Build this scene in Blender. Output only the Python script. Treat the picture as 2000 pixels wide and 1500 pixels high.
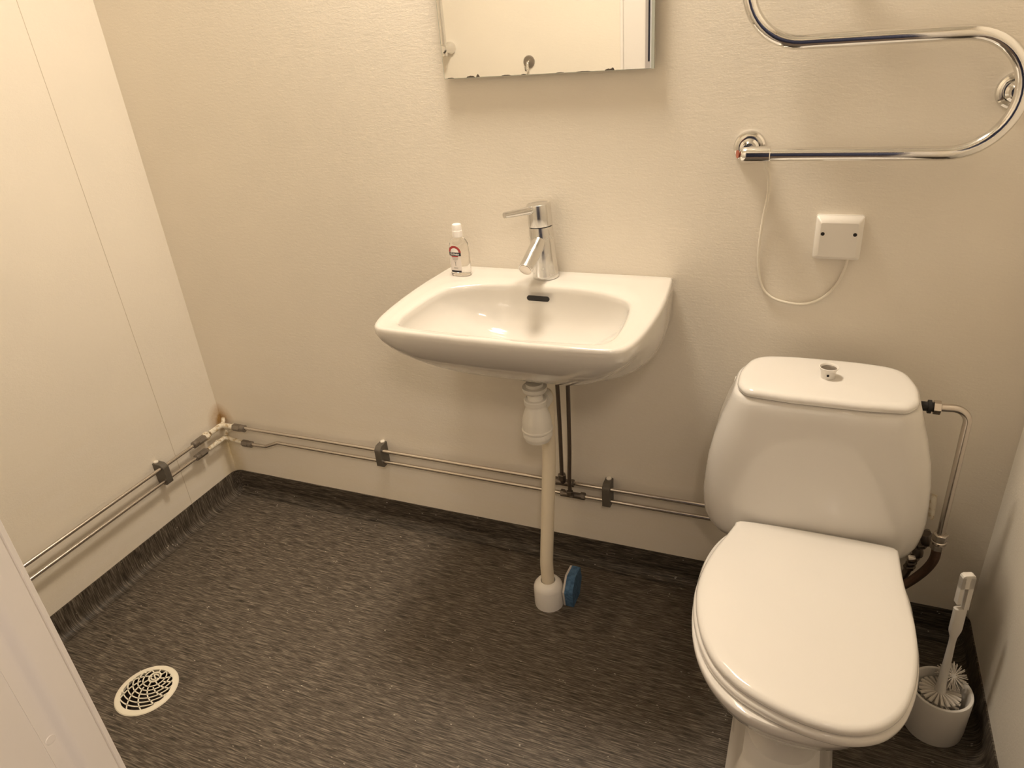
import bpy, bmesh, math, random
from mathutils import Vector, Matrix, noise
random.seed(7)
for o in list(bpy.data.objects): bpy.data.objects.remove(o)
SC = bpy.context.scene
COL = SC.collection
V = Vector
PI = math.pi

# ---------------------------------------------------------------- camera, world, light, exposure
cam = bpy.data.cameras.new('camera')
camo = bpy.data.objects.new('camera', cam); COL.objects.link(camo)
YAW, PITCH, ROLL = 0.427562393, 0.477304460, -0.0867766383
cy, sy, cp, sp = math.cos(YAW), math.sin(YAW), math.cos(PITCH), math.sin(PITCH)
fwd = V((-sy*cp, cy*cp, -sp)); rt = V((cy, sy, 0)); up = rt.cross(fwd)
r2 = math.cos(ROLL)*rt + math.sin(ROLL)*up
u2 = -math.sin(ROLL)*rt + math.cos(ROLL)*up
M = Matrix((r2, u2, -fwd)).transposed().to_4x4()
M.translation = V((0, -1.53, 1.4209))
camo.matrix_world = M
cam.sensor_width = 36.0
cam.lens = 1401.3/2000*36
cam.clip_start = 0.01
SC.camera = camo

XL, XR, YF, ZT = -1.782, 0.432, -1.25, 2.45     # room: left, right, front wall (door side), ceiling
world = bpy.data.worlds.new('world'); SC.world = world; world.use_nodes = True
world.node_tree.nodes['Background'].inputs[0].default_value = (1, .8, .6, 1)
world.node_tree.nodes['Background'].inputs[1].default_value = 0.02
LAMP = V((-0.66, -0.20, ZT-0.075))
lt = bpy.data.lights.new('ceiling_lamp_light', 'AREA'); lt.shape = 'DISK'; lt.size = 0.32
lt.energy = 18.0; lt.color = (1.0, 0.875, 0.715)
lto = bpy.data.objects.new('ceiling_lamp_light', lt); COL.objects.link(lto)
lto.location = LAMP - V((0, 0, 0.012))
hl = bpy.data.lights.new('hall_fill_light', 'AREA'); hl.shape = 'DISK'; hl.size = 0.5  # added soft fill from the unseen hall, through the door
hl.energy = 23.0; hl.color = (1.0, 0.82, 0.66)
hlo = bpy.data.objects.new('hall_fill_light', hl); COL.objects.link(hlo)
hlo.location = (0.5, -2.20, ZT-.07)
SC.view_settings.view_transform = 'Standard'
SC.view_settings.look = 'None'
SC.view_settings.exposure = 0.34
SC.view_settings.gamma = 1.0
SC.view_settings.use_curve_mapping = False

# ---------------------------------------------------------------- materials
def mat(name, col, rough=0.5, metal=0.0, coat=0.0, trans=0.0, ior=1.45, emit=None, alpha=1.0):
    m = bpy.data.materials.new(name); m.use_nodes = True
    b = m.node_tree.nodes['Principled BSDF']
    b.inputs['Base Color'].default_value = (*col, 1)
    b.inputs['Roughness'].default_value = rough
    b.inputs['Metallic'].default_value = metal
    b.inputs['Coat Weight'].default_value = coat
    b.inputs['Coat Roughness'].default_value = 0.05
    b.inputs['Transmission Weight'].default_value = trans
    b.inputs['IOR'].default_value = ior
    if emit:
        b.inputs['Emission Color'].default_value = (*emit[0], 1); b.inputs['Emission Strength'].default_value = emit[1]
    return m

class N:
    """tiny node helper"""
    def __init__(s, m): s.t = m.node_tree; s.b = s.t.nodes['Principled BSDF']
    def n(s, ty, **k):
        x = s.t.nodes.new(ty)
        for a, v in k.items(): setattr(x, a, v)
        return x
    def l(s, a, b): s.t.links.new(a, b)
    def coord(s, scale, out='Object'):
        tc = s.n('ShaderNodeTexCoord'); mp = s.n('ShaderNodeMapping'); mp.inputs['Scale'].default_value = scale
        s.l(tc.outputs[out], mp.inputs[0]); return mp.outputs[0]
    def noise(s, co, scale=1.0, detail=2.0, rough=.5):
        x = s.n('ShaderNodeTexNoise'); x.inputs['Scale'].default_value = scale
        x.inputs['Detail'].default_value = detail; x.inputs['Roughness'].default_value = rough
        s.l(co, x.inputs['Vector']); return x.outputs['Fac']
    def ramp(s, f, stops):
        x = s.n('ShaderNodeValToRGB'); e = x.color_ramp.elements
        while len(e) < len(stops): e.new(.5)
        for i, (p, c) in enumerate(stops): e[i].position = p; e[i].color = (*c, 1) if len(c) == 3 else c
        s.l(f, x.inputs[0]); return x.outputs[0]
    def mix(s, f, a, b, mode='MIX'):
        x = s.n('ShaderNodeMix', data_type='RGBA', blend_type=mode)
        for i, v in ((0, f), (6, a), (7, b)):
            if hasattr(v, 'links'): s.l(v, x.inputs[i])
            elif isinstance(v, (int, float)): x.inputs[i].default_value = v
            else: x.inputs[i].default_value = (*v, 1)
        return x.outputs[2]
    def math(s, op, a, b=0.0, clamp=False):
        x = s.n('ShaderNodeMath', operation=op, use_clamp=clamp)
        for i, v in ((0, a), (1, b)):
            if hasattr(v, 'links'): s.l(v, x.inputs[i])
            else: x.inputs[i].default_value = v
        return x.outputs[0]
    def bump(s, h, st, dist=.001):
        x = s.n('ShaderNodeBump'); x.inputs['Strength'].default_value = st; x.inputs['Distance'].default_value = dist
        s.l(h, x.inputs['Height']); s.l(x.outputs[0], s.b.inputs['Normal'])

def wall_material(name, col, stain_shade=True, stretch=(60, 60, 150)):
    m = mat(name, col, 0.55); h = N(m)
    c1 = h.coord((1, 1, 1))
    big = h.noise(c1, 2.2, 3, .6)
    base = h.ramp(big, [(.3, tuple(x*.965 for x in col)), (.7, tuple(min(1, x*1.02) for x in col))])
    if stain_shade:      # yellowed sealant and rust stains round the pipe corner, scuffs near the floor, painted corner shade
        tc = h.n('ShaderNodeTexCoord')
        d = h.n('ShaderNodeVectorMath', operation='DISTANCE'); h.l(tc.outputs['Object'], d.inputs[0]); d.inputs[1].default_value = (XL, 0, .29)
        nz = h.noise(c1, 26, 4, .65)
        f = h.math('SUBTRACT', 1.0, h.math('MULTIPLY', d.outputs['Value'], 17.0), True)
        f = h.math('MULTIPLY', h.math('MULTIPLY', f, nz), 2.3, True)
        base = h.mix(f, base, (.42, .24, .08))
        sx = h.n('ShaderNodeSeparateXYZ'); h.l(tc.outputs['Object'], sx.inputs[0])
        # yellowish shadow under the pipes, painted into the corner's wall colour
        dx = h.math('SUBTRACT', sx.outputs[0], XL); dy = h.math('MULTIPLY', sx.outputs[1], -1.0)
        dd = h.math('ADD', dx, dy)
        f2 = h.math('SUBTRACT', 1.0, h.math('MULTIPLY', dd, 16.0), True)
        lo = h.math('MULTIPLY', h.math('SUBTRACT', .27, sx.outputs[2]), 14.0, True)
        f3 = h.math('MULTIPLY', h.math('MULTIPLY', f2, lo), h.math('MULTIPLY', nz, 1.1), True)
        base = h.mix(f3, base, (.50, .37, .12))
        dn = h.noise(h.coord((3, 3, 14)), 1.6, 4, .6)
        f4 = h.math('MULTIPLY', h.math('MULTIPLY', h.math('SUBTRACT', .75, sx.outputs[2]), 1.1, True), h.math('MULTIPLY', h.math('SUBTRACT', dn, .35), 1.1, True), True)
        base = h.mix(f4, base, tuple(a*b for a, b in zip(col, (.93, .89, .76))))
    h.l(base, h.b.inputs['Base Color'])
    fine = h.noise(h.coord(stretch), 1.0, 4, .6)
    f2_ = h.noise(h.coord((220, 220, 320)), 1.0, 2, .5)
    h.bump(h.math('ADD', fine, h.math('MULTIPLY', f2_, .45)), .36, .0016)
    return m

WALLC = (.84, .775, .675)
M_wall = wall_material('cream_wall_vinyl', WALLC)
M_wallp = wall_material('cream_wall_vinyl_plain', (.84, .78, .68), stain_shade=False)
M_ceil = mat('white_ceiling', (.86, .84, .79), .7)

def vinyl(name, scale, spec=.5, dark=1.0):
    m = mat(name, (.05, .04, .03), .55); h = N(m)
    a = h.noise(h.coord(tuple(x*1.0 for x in scale)), 1.0, 3, .55)
    b = h.noise(h.coord(tuple(x*2.4 for x in scale)), 1.0, 3, .6)
    big = h.noise(h.coord((2.5, 2.5, 2.5)), 1.0, 2)
    s = h.math('ADD', h.math('MULTIPLY', a, .6), h.math('MULTIPLY', b, .4))
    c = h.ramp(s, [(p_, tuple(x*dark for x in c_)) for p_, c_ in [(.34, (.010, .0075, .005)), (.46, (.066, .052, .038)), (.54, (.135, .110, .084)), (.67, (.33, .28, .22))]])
    c = h.mix(h.math('MULTIPLY', big, .12), c, (.05, .040, .032))
    vo = h.n('ShaderNodeTexVoronoi'); vo.inputs['Scale'].default_value = 1.0
    h.l(h.coord(tuple((60 if x < 60 else 210) for x in scale)), vo.inputs['Vector'])
    spk = h.math('MULTIPLY', h.math('LESS_THAN', vo.outputs['Distance'], .16),
                 h.math('GREATER_THAN', h.noise(h.coord((37, 37, 37)), 1.0, 1), .66))
    c = h.mix(h.math('MULTIPLY', spk, .75), c, (.72, .66, .55))
    h.l(c, h.b.inputs['Base Color']); h.b.inputs['Specular IOR Level'].default_value = spec
    h.l(h.ramp(a, [(.3, (.46,)*3), (.7, (.60,)*3)]), h.b.inputs['Roughness'])
    h.bump(s, .25, .001)
    return m
M_floor = vinyl('streaked_dark_vinyl', (19, 340, 340))
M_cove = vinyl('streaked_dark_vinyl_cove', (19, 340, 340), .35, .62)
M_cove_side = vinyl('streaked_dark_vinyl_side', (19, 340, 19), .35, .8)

def porcelain(name, col):
    m = mat(name, col, .09, coat=.5); h = N(m)
    nz = h.noise(h.coord((3, 3, 3)), 1.0, 3)
    h.l(h.ramp(nz, [(.3, tuple(x*.975 for x in col)), (.7, col)]), h.b.inputs['Base Color'])
    return m
M_porc = porcelain('white_porcelain', (.82, .785, .735))
M_sink = porcelain('white_basin_porcelain', (.69, .655, .60))
M_seat = porcelain('white_seat_plastic', (.84, .80, .745))
def chrome(name, col, r, var=.1):
    m = mat(name, col, r, 1.0); h = N(m)
    h.l(h.ramp(h.noise(h.coord((60, 60, 60)), 1.0, 4), [(.35, (r,)*3), (.75, (r+var,)*3)]), h.b.inputs['Roughness'])
    return m
M_chrome = chrome('polished_chrome', (.80, .79, .77), .06, .05)
M_tapchrome = chrome('water_spotted_chrome', (.72, .71, .69), .14, .18)
M_pipe = chrome('dull_chrome_pipe', (.66, .61, .56), .17, .1)
M_dark = chrome('dark_tarnished_metal', (.22, .19, .165), .36, .15)
M_clip = mat('grey_plastic_clip', (.115, .10, .08), .42)
M_fit = chrome('grey_metal_fitting', (.33, .30, .27), .35, .15)
def paintlump():
    m = mat('chipped_cream_paint', (.74, .66, .52), .5); h = N(m)
    h.l(h.ramp(h.noise(h.coord((90, 90, 90)), 1.0, 3), [(.35, (.52, .40, .24)), (.5, (.76, .69, .56)), (.8, (.82, .77, .66))]), h.b.inputs['Base Color'])
    h.bump(h.noise(h.coord((140, 140, 140)), 1.0, 3), .6, .002)
    return m
M_paint = paintlump()
M_plast = mat('cream_trap_plastic', (.80, .76, .68), .30)
M_pvc = mat('ivory_waste_pipe', (.80, .71, .55), .35)
M_white = mat('white_plastic', (.86, .82, .76), .32)
M_grate = mat('ivory_drain_plastic', (.86, .80, .66), .4)
M_black = mat('black_hole', (.012, .010, .009), .6)
M_pit = mat('dark_drain_pit', (.05, .035, .025), .5)
M_cable = mat('cream_cable', (.83, .77, .66), .45)
M_mirror = mat('mirror_silvering', (.93, .93, .91), .012, 1.0)
M_glassedge = mat('mirror_glass_edge', (.55, .58, .52), .2, 0.3)
M_frame = mat('painted_door_frame', (.80, .76, .72), .42)
N(M_frame).bump(N(M_frame).noise(N(M_frame).coord((90, 90, 40)), 1.0, 3), .15, .001)
M_blue = mat('blue_sponge_foam', (.07, .15, .26), .85)
h_ = N(M_blue); h_.bump(h_.noise(h_.coord((500, 500, 500)), 1.0, 3), .8, .002)
h_.l(h_.ramp(h_.noise(h_.coord((120, 120, 120)), 1, 3), [(.35, (.05, .115, .21)), (.65, (.095, .20, .35))]), h_.b.inputs['Base Color'])
M_scour = mat('pale_scouring_pad', (.62, .57, .52), .9)
M_brush = mat('white_brush_plastic', (.80, .76, .70), .38)
M_bristle = mat('white_bristles', (.78, .72, .64), .5)
M_clear = mat('clear_bottle_plastic', (.97, .96, .95), .06, trans=1.0, ior=1.16)
M_cap = mat('frosted_white_cap', (.90, .86, .82), .3)
M_red = mat('red_print', (.42, .05, .05), .4)
M_ink = mat('black_print', (.012, .012, .02), .4)
M_wht = mat('white_print', (.88, .86, .84), .4)
M_grey = mat('grey_print', (.36, .33, .30), .5)
M_pink = mat('pale_label_film', (.80, .74, .70), .4)
M_hose = chrome('braided_hose', (.20, .13, .10), .4, .2)
h_ = N(M_hose); wv = h_.n('ShaderNodeTexChecker'); wv.inputs['Scale'].default_value = 1.0
h_.l(h_.coord((500, 500, 380)), wv.inputs['Vector']); h_.bump(wv.outputs['Fac'], .8, .001)
M_lamp = mat('opal_lamp_glass', (.9, .88, .84), .3, emit=((1.0, .82, .60), 2.2))
M_hall = mat('navy_hall_wall', (.035, .042, .085), .8)
M_hallf = mat('hall_floor', (.16, .12, .09), .6)

# ---------------------------------------------------------------- mesh helpers
OFF = {}
def obj(name, bm, m, parent=None, origin=None, sharp=38, smooth=True):
    off = OFF[parent] if parent else V(origin or (0, 0, 0))
    me = bpy.data.meshes.new(name)
    bmesh.ops.recalc_face_normals(bm, faces=bm.faces)
    if off.length: bmesh.ops.translate(bm, verts=bm.verts, vec=-off)
    bm.to_mesh(me); bm.free()
    me.materials.append(m)
    o = bpy.data.objects.new(name, me); COL.objects.link(o)
    if smooth:
        me.polygons.foreach_set('use_smooth', [True]*len(me.polygons))
        try: me.set_sharp_from_angle(angle=math.radians(sharp))
        except Exception: pass
    if parent: o.parent = parent
    else: o.location = off
    OFF[o] = off
    return o
def tag(o, label=None, cat=None, group=None, kind=None):
    for k, v in (('label', label), ('category', cat), ('group', group), ('kind', kind)):
        if v: o[k] = v
    return o
def thing(name, loc, label, cat, group=None):
    o = bpy.data.objects.new(name, None); COL.objects.link(o); o.location = loc
    o.empty_display_size = .05
    OFF[o] = V(loc); return tag(o, label, cat, group)
def struct(name, bm, m, parent=None, **k):
    o = obj(name, bm, m, parent, **k)
    if not parent: tag(o, kind='structure')
    return o
def NB(): return bmesh.new()
def box(bm, c, s, bev=0.0, seg=2, rot=None):
    g = bmesh.ops.create_cube(bm, size=1.0); vs = g['verts']
    bmesh.ops.scale(bm, verts=vs, vec=s)
    if bev > 0:
        es = list({e for v in vs for e in v.link_edges})
        r = bmesh.ops.bevel(bm, geom=es, offset=bev, segments=seg, profile=.5, affect='EDGES')
        vs = list({v for f in r['faces'] for v in f.verts} | {v for v in vs if v.is_valid})
    mt = Matrix.Translation(V(c)) @ (rot.to_4x4() if rot else Matrix.Identity(4))
    bmesh.ops.transform(bm, verts=vs, matrix=mt)
    return bm
def box2(bm, a, b, bev=0.0, seg=2):
    a, b = V(a), V(b)
    return box(bm, (a+b)/2, V((abs(b.x-a.x), abs(b.y-a.y), abs(b.z-a.z))), bev, seg)
def rings(bm, rs, cap0=True, cap1=True, closed=True):
    vv = [[bm.verts.new(p) for p in r] for r in rs]
    n = len(rs[0])
    for a, b in zip(vv, vv[1:]):
        for i in range(n if closed else n-1):
            j = (i+1) % n
            try: bm.faces.new((a[i], a[j], b[j], b[i]))
            except ValueError: pass
    if cap0: bm.faces.new(list(reversed(vv[0])))
    if cap1: bm.faces.new(vv[-1])
    return vv
def frame(d):
    d = V(d).normalized(); a = V((0, 0, 1)) if abs(d.z) < .9 else V((0, 1, 0))
    x = a.cross(d).normalized(); return x, d.cross(x), d
def lathe(bm, prof, base, axis=(0, 0, 1), seg=32, cap0=True, cap1=True, hexa=False):
    x, y, d = frame(axis); base = V(base); rs = []
    n = 6 if hexa else seg
    for r, h in prof:
        rs.append([base + d*h + (x*math.cos(2*PI*i/n) + y*math.sin(2*PI*i/n))*max(r, 1e-5) for i in range(n)])
    rings(bm, rs, cap0, cap1); return bm
def fillet(pts, rad, seg=7):
    pts = [V(p) for p in pts]; out = [pts[0]]
    rr = rad if isinstance(rad, (list, tuple)) else [rad]*(len(pts)-2)
    for k in range(1, len(pts)-1):
        a, p, b = pts[k-1], pts[k], pts[k+1]; r = rr[k-1]
        u, w = (a-p).normalized(), (b-p).normalized()
        ang = u.angle(w)
        if ang > PI-.02 or r <= 0: out.append(p); continue
        t = min(r/math.tan(ang/2), (a-p).length*.499, (b-p).length*.499); r = t*math.tan(ang/2)
        c = p + (u+w).normalized()*(r/math.sin(ang/2))
        s, e = p+u*t-c, p+w*t-c
        tot = s.angle(e); ax = s.cross(e).normalized()
        for i in range(seg+1):
            out.append(c + Matrix.Rotation(tot*i/seg, 3, ax) @ s)
    out.append(pts[-1]); return out
def tube(bm, pts, r, seg=16, cap=True, rfun=None):
    pts = [V(p) for p in pts]; q = [pts[0]]
    for p in pts[1:]:
        if (p-q[-1]).length > 1e-5: q.append(p)
    pts = q; n = len(pts); tg = []
    for i in range(n):
        a = pts[max(0, i-1)]; b = pts[min(n-1, i+1)]; tg.append((b-a).normalized())
    x, y, _ = frame(tg[0]); rs = []
    for i in range(n):
        if i:
            ax = tg[i-1].cross(tg[i])
            if ax.length > 1e-7:
                x = Matrix.Rotation(tg[i-1].angle(tg[i]), 3, ax.normalized()) @ x
        y = tg[i].cross(x).normalized(); x = y.cross(tg[i]).normalized()
        R = rfun(i/(n-1)) if rfun else r
        rs.append([pts[i] + (x*math.cos(2*PI*k/seg)+y*math.sin(2*PI*k/seg))*R for k in range(seg)])
    rings(bm, rs, cap, cap); return bm
def smooth_curve(pts, per=8, closed=False):
    P = [V(p) for p in pts]; n = len(P); out = []
    rng = range(n) if closed else range(n-1)
    for i in rng:
        p0 = P[(i-1) % n] if closed or i > 0 else P[0]*2-P[1]
        p1, p2 = P[i], P[(i+1) % n]
        p3 = P[(i+2) % n] if closed or i+2 < n else P[-1]*2-P[-2]
        for k in range(per):
            t = k/per
            out.append(.5*((2*p1)+(p2-p0)*t+(2*p0-5*p1+4*p2-p3)*t*t+(3*p1-p0-3*p2+p3)*t**3))
    if not closed: out.append(P[-1])
    return out
def resample(pts, n):
    """n points evenly along a closed loop"""
    L = [0]; m = len(pts)
    for i in range(m): L.append(L[-1]+(pts[(i+1) % m]-pts[i]).length)
    out = []; j = 0
    for k in range(n):
        s = L[-1]*k/n
        while L[j+1] < s: j += 1
        t = (s-L[j])/max(1e-9, L[j+1]-L[j]); out.append(pts[j].lerp(pts[(j+1) % m], t))
    return out
def roundpoly(pts, rad, seg=6):
    """closed 2d polygon with rounded corners"""
    P = [V((*p, 0)) for p in pts]; n = len(P); out = []
    rr = rad if isinstance(rad, (list, tuple)) else [rad]*n
    for k in range(n):
        a, p, b = P[k-1], P[k], P[(k+1) % n]; u, w = (a-p).normalized(), (b-p).normalized(); ang = u.angle(w)
        if ang > PI-.02 or rr[k] <= 0: out.append(p); continue
        t = min(rr[k]/math.tan(ang/2), (a-p).length*.49, (b-p).length*.49); r = t*math.tan(ang/2)
        c = p+(u+w).normalized()*(r/math.sin(ang/2)); s, e = p+u*t-c, p+w*t-c
        ax = s.cross(e).normalized(); tot = s.angle(e)
        out += [c+Matrix.Rotation(tot*i/seg, 3, ax) @ s for i in range(seg+1)]
    return out

# ---------------------------------------------------------------- room shell
T = .08
HX0, HX1, HY0 = -.86, 1.2, -3.0
TF = .40                                         # front wall thickness                 # hall behind the camera
DX0, DX1, DH = -0.665, 0.275, 2.06               # door opening in the front wall
DRAIN = V((-1.408, -0.776, 0)); DR = .074
# floor with a round hole for the drain
bm = NB()
S = .13; n = 48; r0 = DR-.006
circ = [bm.verts.new((DRAIN.x+r0*math.cos(2*PI*i/n), DRAIN.y+r0*math.sin(2*PI*i/n), 0)) for i in range(n)]
def sqp(a):
    c, s = math.cos(a), math.sin(a); k = S/max(abs(c), abs(s)); return (DRAIN.x+c*k, DRAIN.y+s*k, 0)
sq = [bm.verts.new(sqp(2*PI*i/n)) for i in range(n)]
for i in range(n): bm.faces.new((circ[i], circ[(i+1) % n], sq[(i+1) % n], sq[i]))
def rect(bm, x0, y0, x1, y1, z=0):
    bm.faces.new([bm.verts.new(p) for p in ((x0, y0, z), (x1, y0, z), (x1, y1, z), (x0, y1, z))])
rect(bm, XL, YF, DRAIN.x-S, 0); rect(bm, DRAIN.x+S, YF, XR, 0)
rect(bm, DRAIN.x-S, YF, DRAIN.x+S, DRAIN.y-S); rect(bm, DRAIN.x-S, DRAIN.y+S, DRAIN.x+S, 0)
struct('floor', bm, M_floor, smooth=False)
bm = NB(); box2(bm, (HX0, HY0, -.03), (HX1, YF-.001, -.004)); struct('floor_hall', bm, M_hallf)
bm = NB(); box2(bm, (XL-T, 0, -.05), (XR+T, T, ZT)); struct('wall_back', bm, M_wall)
bm = NB(); box2(bm, (XL-T, YF-T, -.05), (XL, 0, ZT)); struct('wall_left', bm, M_wall)
bm = NB(); box2(bm, (XR, YF-T, -.05), (XR+T, 0, ZT)); struct('wall_right', bm, M_wallp)
bm = NB()
box2(bm, (XL, YF-TF, -.05), (DX0, YF, ZT)); box2(bm, (DX1, YF-TF, -.05), (XR, YF, ZT)); box2(bm, (DX0, YF-TF, DH), (DX1, YF, ZT))
struct('wall_front', bm, M_wallp)
bm = NB(); box2(bm, (XL-T, YF-T, ZT), (XR+T, T, ZT+.05)); struct('ceiling', bm, M_ceil)
bm = NB()
box2(bm, (HX0-T, HY0-T, -.03), (HX1+T, HY0, ZT)); struct('wall_hall_back', bm, M_hall)
bm = NB(); box2(bm, (HX0-T, HY0, -.03), (HX0, YF-TF, ZT)); struct('wall_hall_left', bm, M_hall)
bm = NB(); box2(bm, (HX1, HY0, -.03), (HX1+T, YF-TF, ZT)); struct('wall_hall_right', bm, M_wallp)
bm = NB(); box2(bm, (HX0-T, HY0-T, ZT), (HX1+T, YF-T, ZT+.05)); struct('ceiling_hall', bm, M_ceil)

# coved skirting of the same vinyl: profile (distance from wall, height)
CV = [(.0, .080), (.0035, .080), (.0040, .030)] + [(.004+.024*(1-math.cos(a)), .002+.026*(1-math.sin(a))) for a in [PI/2*(i/8) for i in range(9)]] + [(.03, .0)]
CV = [(.0, .081), (.0028, .081), (.0034, .079), (.0040, .028)] + [(.004+.026*(1-math.cos(PI/2*i/8)), .0008+.0272*(1-math.sin(PI/2*i/8))) for i in range(1, 9)]
def cove(name, pts, nrm, m):
    bm = NB(); rs = []
    for p, nn in zip(pts, nrm): rs.append([V((p[0], p[1], 0)) + V((nn[0]*d, nn[1]*d, z)) for d, z in CV])
    vv = [[bm.verts.new(p) for p in r] for r in rs]
    for a, b in zip(vv, vv[1:]):
        for i in range(len(a)-1): bm.faces.new((a[i], a[i+1], b[i+1], b[i]))
    struct(name, bm, m)
cr = .03   # the vinyl turns the corner in a small curve
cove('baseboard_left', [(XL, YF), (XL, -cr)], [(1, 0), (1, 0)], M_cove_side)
def corner(cx, cyy, a0, a1):
    P, Q = [], []
    for i in range(7):
        a = a0+(a1-a0)*i/6; P.append((cx+cr*math.cos(a), cyy+cr*math.sin(a))); Q.append((-math.cos(a), -math.sin(a)))
    return P, Q
p1, q1 = corner(XL+cr, -cr, PI, PI/2); p2, q2 = corner(XR-cr, -cr, PI/2, 0)
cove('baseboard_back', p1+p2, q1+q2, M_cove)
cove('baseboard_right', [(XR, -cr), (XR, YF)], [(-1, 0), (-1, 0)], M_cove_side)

# welded panel seam on the left wall, thin bead
bm = NB(); box2(bm, (XL-.001, -.2092, .08), (XL+.0005, -.2078, ZT)); 
struct('trim_1', bm, mat('seam_weld', (.60, .52, .41), .6))
# door frame (camera looks through this opening): moulded jamb profile, extruded upwards
def jamb(name, s, x0):
    # profile points (inwards from reveal plane, y) ; s = +1 for the left jamb (reveal faces +x)
    pr = [(-.075, YF+.006), (-.016, YF+.006), (-.004, YF+.004), (0, YF+.002), (0, YF-.0020), (-.0016, YF-.0026), (-.0016, YF-.0034), (0, YF-.0040),
          (0, YF-.025), (-.0012, YF-.0285), (-.0042, YF-.031), (-.0085, YF-.033), (-.0105, YF-.036), (-.0110, YF-.0475), (-.0104, YF-.0480), (-.0110, YF-.0485), (-.0110, YF-.41), (-.075, YF-.41)]
    pr = [(x0 + s*a, b) for a, b in pr]
    bm = NB(); rings(bm, [[V((a, b, 0)) for a, b in pr], [V((a, b, DH+.0)) for a, b in pr]])
    return bm
dfr = thing('door_1', (-.625, YF, 0), None, None); dfr['kind'] = 'structure'
obj('jamb', jamb('a', 1, -.625), M_frame, dfr, sharp=50)
obj('jamb', jamb('b', -1, .235), M_frame, dfr, sharp=50)
bm = NB(); box2(bm, (-.70, YF-.41, DH-.04), (.31, YF+.014, DH+.05), .004); obj('head', bm, M_frame, dfr)
bm = NB(); box2(bm, (-.700, YF-.002, 0), (-.7115, YF+.016, DH+.05), .003); obj('architrave', bm, M_frame, dfr)
bm = NB(); box2(bm, (-.6375, YF-.126, 1.222), (-.6325, YF-.094, DH-.04), .0008); obj('gasket', bm, mat('navy_rubber_gasket', (.012, .016, .04), .6), dfr)
bm = NB(); lathe(bm, [(.0052, -.002), (.0052, .0002), (.0045, .0008)], (-.636, YF-.0405, .826), (1, 0, 0), 24)
obj('cover_cap', bm, M_frame, dfr)

# ---------------------------------------------------------------- ceiling lamp, added hall fill
lamp = thing('ceiling_lamp', (LAMP.x, LAMP.y, ZT), 'round opal ceiling lamp above the sink, glowing warm', 'lamp')
bm = NB(); lathe(bm, [(.185, 0), (.185, .02), (.18, .025)], (LAMP.x, LAMP.y, ZT-.025), seg=48); obj('base_plate', bm, M_white, lamp)
bm = NB(); lathe(bm, [(.155, -.045), (.168, -.036), (.175, -.02), (.175, 0)], (LAMP.x, LAMP.y, ZT-.025), seg=48); obj('diffuser', bm, M_lamp, lamp)
tag(lto, 'warm light given by the round ceiling lamp', 'light')
lto.parent = lamp; lto.location = (0, 0, -.085)
hfill = thing('ceiling_lamp', (.5, -2.20, ZT), 'added round fill lamp, unseen in the hall outside the door', 'lamp')  # made-up fixture that carries the hall fill light
bm = NB(); lathe(bm, [(.25, -.05), (.27, -.03), (.27, 0)], (.5, -2.20, ZT), seg=40); obj('diffuser', bm, M_lamp, hfill)
hlo.parent = hfill; hlo.location = (0, 0, -.062)
for k in ('label', 'category'):
    del lto[k]

# ---------------------------------------------------------------- wash basin
SX, SZ = -.556, .873
sink = thing('wash_basin', (SX, 0, SZ-.19), 'white porcelain wash basin hung on the back wall under the mirror', 'sink')
half = [(0.0, 0.0), (.15, 0.0), (.268, 0.0), (.2745, -.010), (.281, -.07), (.287, -.15), (.2875, -.23), (.283, -.31), (.2745, -.365), (.262, -.392), (.24, -.405), (.18, -.4095), (.09, -.4115), (0, -.412)]
def sym(hf, cx, per=5):
    pts = [(cx+x, y) for x, y in hf] + [(cx-x, y) for x, y in reversed(hf[1:-1])]
    return pts
NR = 144
rim = resample([V((p.x, min(p.y, -.0008), 0)) for p in smooth_curve([V((*p, 0)) for p in sym(half, SX)], 6, True)], NR)
bh = [(0, -.098), (.05, -.0985), (.09, -.102), (.13, -.111), (.165, -.124), (.195, -.141), (.216, -.165), (.228, -.215), (.2335, -.29), (.229, -.350), (.205, -.376), (.14, -.383), (.06, -.386), (0, -.387)]
bowl = resample(smooth_curve([V((*p, 0)) for p in sym(bh, SX)], 6, True), NR)
# match the two loops by angle round a centre so quads stay straight
def by_angle(loop, c, n):
    m = len(loop); out = []
    angs = [math.atan2(p.y-c.y, p.x-c.x) for p in loop]
    for k in range(n):
        a = -PI + 2*PI*k/n; best = None
        for i in range(m):
            a0, a1 = angs[i], angs[(i+1) % m]; d = (a1-a0+PI) % (2*PI)-PI
            e = (a-a0+PI) % (2*PI)-PI
            if abs(d) > 1e-9 and 0 <= e/d <= 1 and abs(e) < .5:
                best = loop[i].lerp(loop[(i+1) % m], e/d); break
        out.append(best if best else loop[min(range(m), key=lambda i: abs((angs[i]-a+PI) % (2*PI)-PI))])
    return out
CB = V((SX, -.235, 0))
def dense(loop): return resample(loop, 900)
rimA = by_angle(dense(rim), CB, 180); bowlA = by_angle(dense(bowl), CB, 180)
def sst(t): t = max(0, min(1, t)); return t*t*(3-2*t)
rs = []
A = V((SX, -.15, 0)); D = .204
def hull_ring(t):
    out = []
    for p in rimA:
        fr = sst((-p.y-.03)/.34)
        ex = 3.5*(1-fr)+1.42*fr
        dd = math.sin(t*PI/2)
        s = max(0.0, 1-dd**ex)**(1/ex)
        q = A.lerp(p, s); out.append(V((q.x, min(q.y, -.0008), SZ-.016-(D-.016)*dd)))
    return out
TS = [.985, .96, .92, .87, .81, .74, .66, .58, .5, .42, .34, .26, .19, .12, .06, 0]
for t in TS: rs.append(hull_ring(t))
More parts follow.
